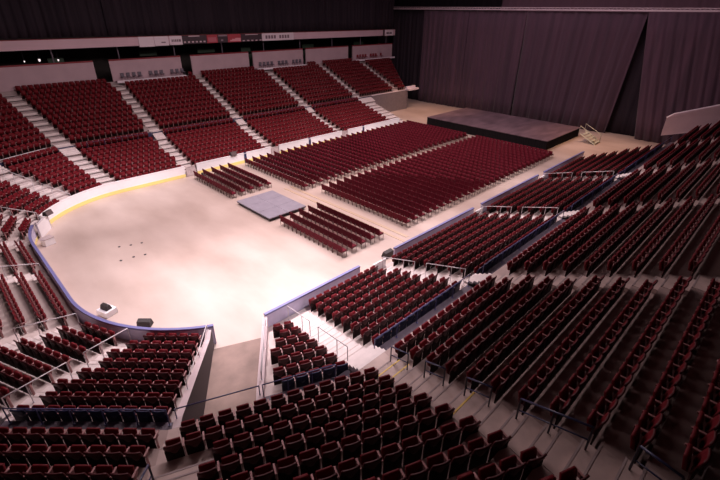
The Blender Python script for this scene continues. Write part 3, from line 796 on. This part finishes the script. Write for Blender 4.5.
# recess
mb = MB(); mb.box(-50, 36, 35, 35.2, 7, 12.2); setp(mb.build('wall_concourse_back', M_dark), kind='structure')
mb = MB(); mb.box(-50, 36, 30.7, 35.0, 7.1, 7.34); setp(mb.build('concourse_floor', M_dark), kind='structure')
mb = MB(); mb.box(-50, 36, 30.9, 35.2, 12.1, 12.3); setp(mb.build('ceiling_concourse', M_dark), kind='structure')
x = -27.5; i = 0
rndc = random.Random(4)
while x < 35:
    simple('concourse_post', f'thin grey post in the dark recess, {ordinal(i + 1)} from the left', 'post', [(-.06, .06, -.06, .06, 0, 4.76)], M_greychair, (x, 31.6, 7.34), group='posts in the dark recess')
    x += 6.9; i += 1
for x, w, h in ((-20, 1.6, 1.6), (-9.5, 2.2, 1.9), (-1.4, 2.6, 1.9), (5, 1.6, 1.7), (17, 2.4, 1.7), (29, 2.5, 1.7)):
    g = simple('green_stand', f'dark green stand in the recess {"above the pink parapet" }, {ordinal([-20,-9.5,-1.4,5,17,29].index(x) + 1)} from the left', 'stand', [(-w / 2, w / 2, -.3, .3, 0, h), (-w / 2 - .1, w / 2 + .1, -.4, .4, h, h + .12), (-w / 2, w / 2, -.05, .05, h + .5, h + 1.1)], M_green, (x, 33.4, 7.34), group='green stands in the recess')
for n_, (x, z, r_) in enumerate(((-23.2, 9.95, .07), (-21.8, 10.0, .12), (-20.0, 9.9, .09), (-25.5, 9.95, .08))):
    g = empty('concourse_lamp', (x, 32.2, z), label=f'tiny bright lamp in the dark recess at top left, {ordinal(n_ + 1)} one', cat='lamp', group='lamps in the recess')
    mb = MB(); mb.cyl((0, 0, -r_), r_ * .6, r_ * 2, 12, r2=r_); mb.build('lamp_shade', M_lamp, g, True)
    mb = MB(); mb.cyl((0, 0, r_), .02, 12.1 - z - r_, 6); mb.cyl((0, 0, 7.34 - z), .02, z - 7.34 - r_, 6); mb.build('rod', M_darksteel, g)
# fascia and signs
g = empty('fascia_beam', (-50, 30.6, 11.15), label='long pink fascia strip under the black drapes', cat='fascia')
mb = MB(); mb.box(0, 86, 0, .3, 0, .95); mb.build('fascia_panel', mat('pale_fascia', (.66, .47, .53), .6, noise=.08, scale=.6), g)
mb = MB(); mb.box(0, 86, -.02, .32, .95, 1.02); mb.build('top_trim', M_redtrim, g)
def sign(x0, x1, m, label, marks=(), z0=11.12, z1=12.12, mm=None):
    g = empty('fascia_sign', (x0, 30.5, z0), label=label, cat='sign', group='signs on the fascia'); L = x1 - x0; H = z1 - z0
    mb = MB(); mb.box(0, L - .05, 0, .1, 0, H); mb.build('sign_panel', m, g, bevel=.01)
    if marks:
        mb = MB()
        for a_, b_, c_, d_ in marks: mb.box(a_ * L, b_ * L, -.012, 0, c_ * H, d_ * H)
        mb.build('lettering', mm or M_ink, g)
sign(-11.4, -9.5, M_signw, 'first white sign box on the fascia', z0=11.0)
sign(-9.5, -7.7, M_signw, 'second white sign box with small dark mark', [(.45, .75, .3, .42)], z0=11.05)
sign(-7.6, -5.9, M_signw, 'third white sign box with grey lettering', [(.14, .24, .35, .62), (.28, .36, .35, .62), (.4, .52, .35, .62), (.56, .66, .35, .62), (.7, .86, .35, .62)], z0=11.08)
M_signm = mat('dim_sign_top', (.30, .22, .26), .5)
sign(-5.9, -2.5, M_signd, 'dark sign with row of small white marks beside white signs', [(.04 + .16 * j, .12 + .16 * j, .15, .32) for j in range(6)] + [(.25, .7, .86, .98)], mm=M_inkw)
sign(-2.5, -.9, M_signr, 'small red sign between two dark signs', [(.1, .85, .15, .7)], mm=mat('rose_sign_print', (.50, .14, .18), .5))
sign(-.9, .6, M_signd, 'dark sign with pale top edge right of small red sign', [(.05, .95, .78, .98), (.3, .5, .2, .4)], mm=M_signm)
sign(.6, 2.7, M_signr, 'bright red sign with white streak', [(.15, .95, .12, .3), (.3, .95, .3, .42), (.55, .95, .42, .52)], mm=mat('pink_sign_print', (.75, .35, .4), .5))
sign(2.7, 6.2, M_signd, 'dark sign with white dots left of long white sign', [(.06 + .2 * j, .16 + .2 * j, .08, .2) for j in range(5)] + [(.2, .8, .85, .95)], mm=M_inkw)
sign(6.2, 12.0, M_signw, 'long white sign with grey block lettering', [(.1 + .085 * j, .16 + .085 * j, .28, .72) for j in range(9) if j != 4])
sign(32.6, 33.0, M_signd, 'narrow dark strip standing in for the gap near right end of fascia')  # dark strip put in for the shaded gap, not a sign
sign(33.1, 35.4, M_signw, 'white sign at right end of fascia with grey marks', [(.15, .45, .3, .6), (.5, .8, .3, .6)])
# far tier end: low end wall and white slab beside the drapes; near parapet
mb = MB(); mb.box(19.35, 28.4, 20.45, 20.6, 0, 3.15); setp(mb.build('wall_far_tier_end', mat('grey_block_wall', (.22, .18, .19), .8, noise=.2)), kind='structure')
mb = MB(); mb.box(19.35, 28.4, 20.4, 20.64, 3.15, 3.23); setp(mb.build('trim_1', M_signw), kind='structure')
simple('slab_canopy', 'white slab jutting from the far seats beside the black drape', 'slab', [(-1.3, 1.3, -.5, .5, 0, .28), (-1.2, 1.2, .2, .5, .28, .6)], M_signw, (29.0, 20.1, 3.15), group=None, bevel=.02)
def parapet(label):
    g = empty('end_parapet', (30.7, -17.9, 2.3), label=label, cat='wall'); mb = MB()
    pr = [(0, 0, -.3), (0, 0, 1.85), (.15, -.6, 2.35), (1.1, -5.2, 4.1), (2.9, -12.5, 7.2), (2.9, -12.5, 4.4), (1.1, -5.2, 1.2)]
    mb.prism(pr, (.28, .06, 0)); mb.build('wall_panel', M_pink, g)
    mb = MB(); pts = [(.14, .03, 1.87), (.29, -.57, 2.38), (1.24, -5.17, 4.13), (3.04, -12.47, 7.23)]
    mb.tube(pts, .09, 6); mb.build('capping', M_signw, g)
parapet('pink sloping parapet above the top right seat rows')

# ------------------------------------------------------------------ small floor items around the boards
def monitor(loc, rz, label, s=1.0):
    g = empty('floor_monitor', loc, rz, label=label, cat='speaker', group='black speakers around the rink boards')
    mb = MB(); mb.prism([(-.45 * s, -.3 * s, 0), (-.45 * s, .32 * s, 0), (-.45 * s, .2 * s, .42 * s), (-.45 * s, -.12 * s, .5 * s)], (.9 * s, 0, 0)); mb.build('cabinet', M_blackbox, g, bevel=.02)
    mb = MB(); mb.prism([(-.38 * s, -.29 * s, .04 * s), (-.38 * s, -.315 * s, .05 * s), (-.38 * s, -.155 * s, .47 * s), (-.38 * s, -.13 * s, .46 * s)], (.76 * s, 0, 0)); mb.build('grille', M_grille, g)
monitor((-28.1, -8.0, 0), math.radians(135), 'dark wedge speaker on floor inside the near-left corner boards', .8)
monitor((-29.2, -5.5, .35), math.radians(110), 'small dark speaker on white box at left end boards', .6)
simple('white_box', 'white box on the floor by left end boards carrying small speaker', 'box', [(-.4, .4, -.35, .35, 0, .35), (-.36, .36, -.37, -.35, .05, .3)], M_white, (-29.2, -5.5, 0), math.radians(110), bevel=.01)
monitor((-28.6, 8.9, 1.15), math.radians(35), 'black box on the white boards at far-left corner', .7)
monitor((-14.2, 12.2, 0), 0, 'small black box beside gate in far boards', .7)
monitor((-10.3, 13.0, 1.15), 0, 'black box on top of the far boards', .8)
monitor((-4.0, 12.3, 0), 0, 'small dark box beside second far gate', .7)
monitor((17.9, 12.6, 0), 0, 'dark box at the end of the white far boards', .9)
monitor((-18.6, -12.2, 0), PI, 'dark box against near boards beside small chair block', .8)
monitor((-13.0, -12.1, 0), PI, 'round dark box at the near boards opening', .9)
monitor((-6.9, -12.2, 0), PI, 'dark box against near boards beside large chair block', .9)

# ------------------------------------------------------------------ light
w = bpy.data.worlds.new('world'); SC.world = w; w.use_nodes = True
w.node_tree.nodes['Background'].inputs[0].default_value = (.9, .75, .85, 1); w.node_tree.nodes['Background'].inputs[1].default_value = .02
def spot(x, y, z, tx, ty, e, ang, blend=.7, col=(1, .86, .90), size=.6):
    l = bpy.data.lights.new('flood_and_fill_spot', 'SPOT'); l.energy = e; l.spot_size = math.radians(ang); l.spot_blend = blend; l.color = col; l.shadow_soft_size = size
    o = link(bpy.data.objects.new('flood_and_fill_spot', l)); o.location = (x, y, z)
    o.rotation_euler = (Vector((tx, ty, 0)) - Vector((x, y, z))).to_track_quat('-Z', 'Y').to_euler()
def area(x, y, z, sx, sy, e, col=(1, .82, .88)):
    l = bpy.data.lights.new('fill_light', 'AREA'); l.shape = 'RECTANGLE'; l.size = sx; l.size_y = sy; l.energy = e; l.color = col
    o = link(bpy.data.objects.new('fill_light', l)); o.location = (x, y, z)
WARM = (1, .55, .32)
for x in (-24, -14, -4, 6, 16):
    for y in (-5, 5):
        k = {-24: .42, -14: .62, -4: .5, 6: .42, 16: .3}[x]
        spot(x, y, 21.5, x, y * 1.1, 4600 * k, 100, 1.0, (1, .84, .88) if x < -5 else (1, .70, .58))
spot(-20, -5, 21, -21.5, -9, 21000, 56, 1)
spot(-10, 0, 21, -25, -16, 14000, 44, 1)
spot(-14, 0, 21, -33, -3, 15000, 46, 1)
spot(-14, 0, 21, -28, 15, 9000, 42, 1)
spot(-2, -2, 21, -10, -17, 14000, 44, 1)
spot(10, -2, 21, 6, -17, 9000, 44, 1)
spot(-20, -25, 22, -21, -15.5, 11000, 40, 1)  # this and next two: unseen spots added to brighten near boards, seat backs
spot(-6, -25, 22, -7, -15.5, 6500, 42, 1)
spot(10, -25, 22, 9, -15.5, 3500, 42, 1)
for x in (-24, -14, -4, 6, 15): spot(x, -6, 21.5, x, 13.2, 11000, 34, .9)
spot(27, 12, 20, 27, 15, 8500, 62, 1, WARM); spot(26, -12, 20, 27, -12, 8500, 62, 1, WARM)
area(-8, 0, 23, 44, 12, 9800, (1, .77, .79))  # unseen fill panel added to lift the stands and upper rows
area(26, 0, 22.5, 8, 40, 1300, (1, .70, .82))  # second added fill, over the stage and drapes
vs = SC.view_settings
SC.display_settings.display_device = 'sRGB'
vs.view_transform = 'Standard'; vs.look = 'None'; vs.exposure = 0.08; vs.gamma = 1; vs.use_curve_mapping = False
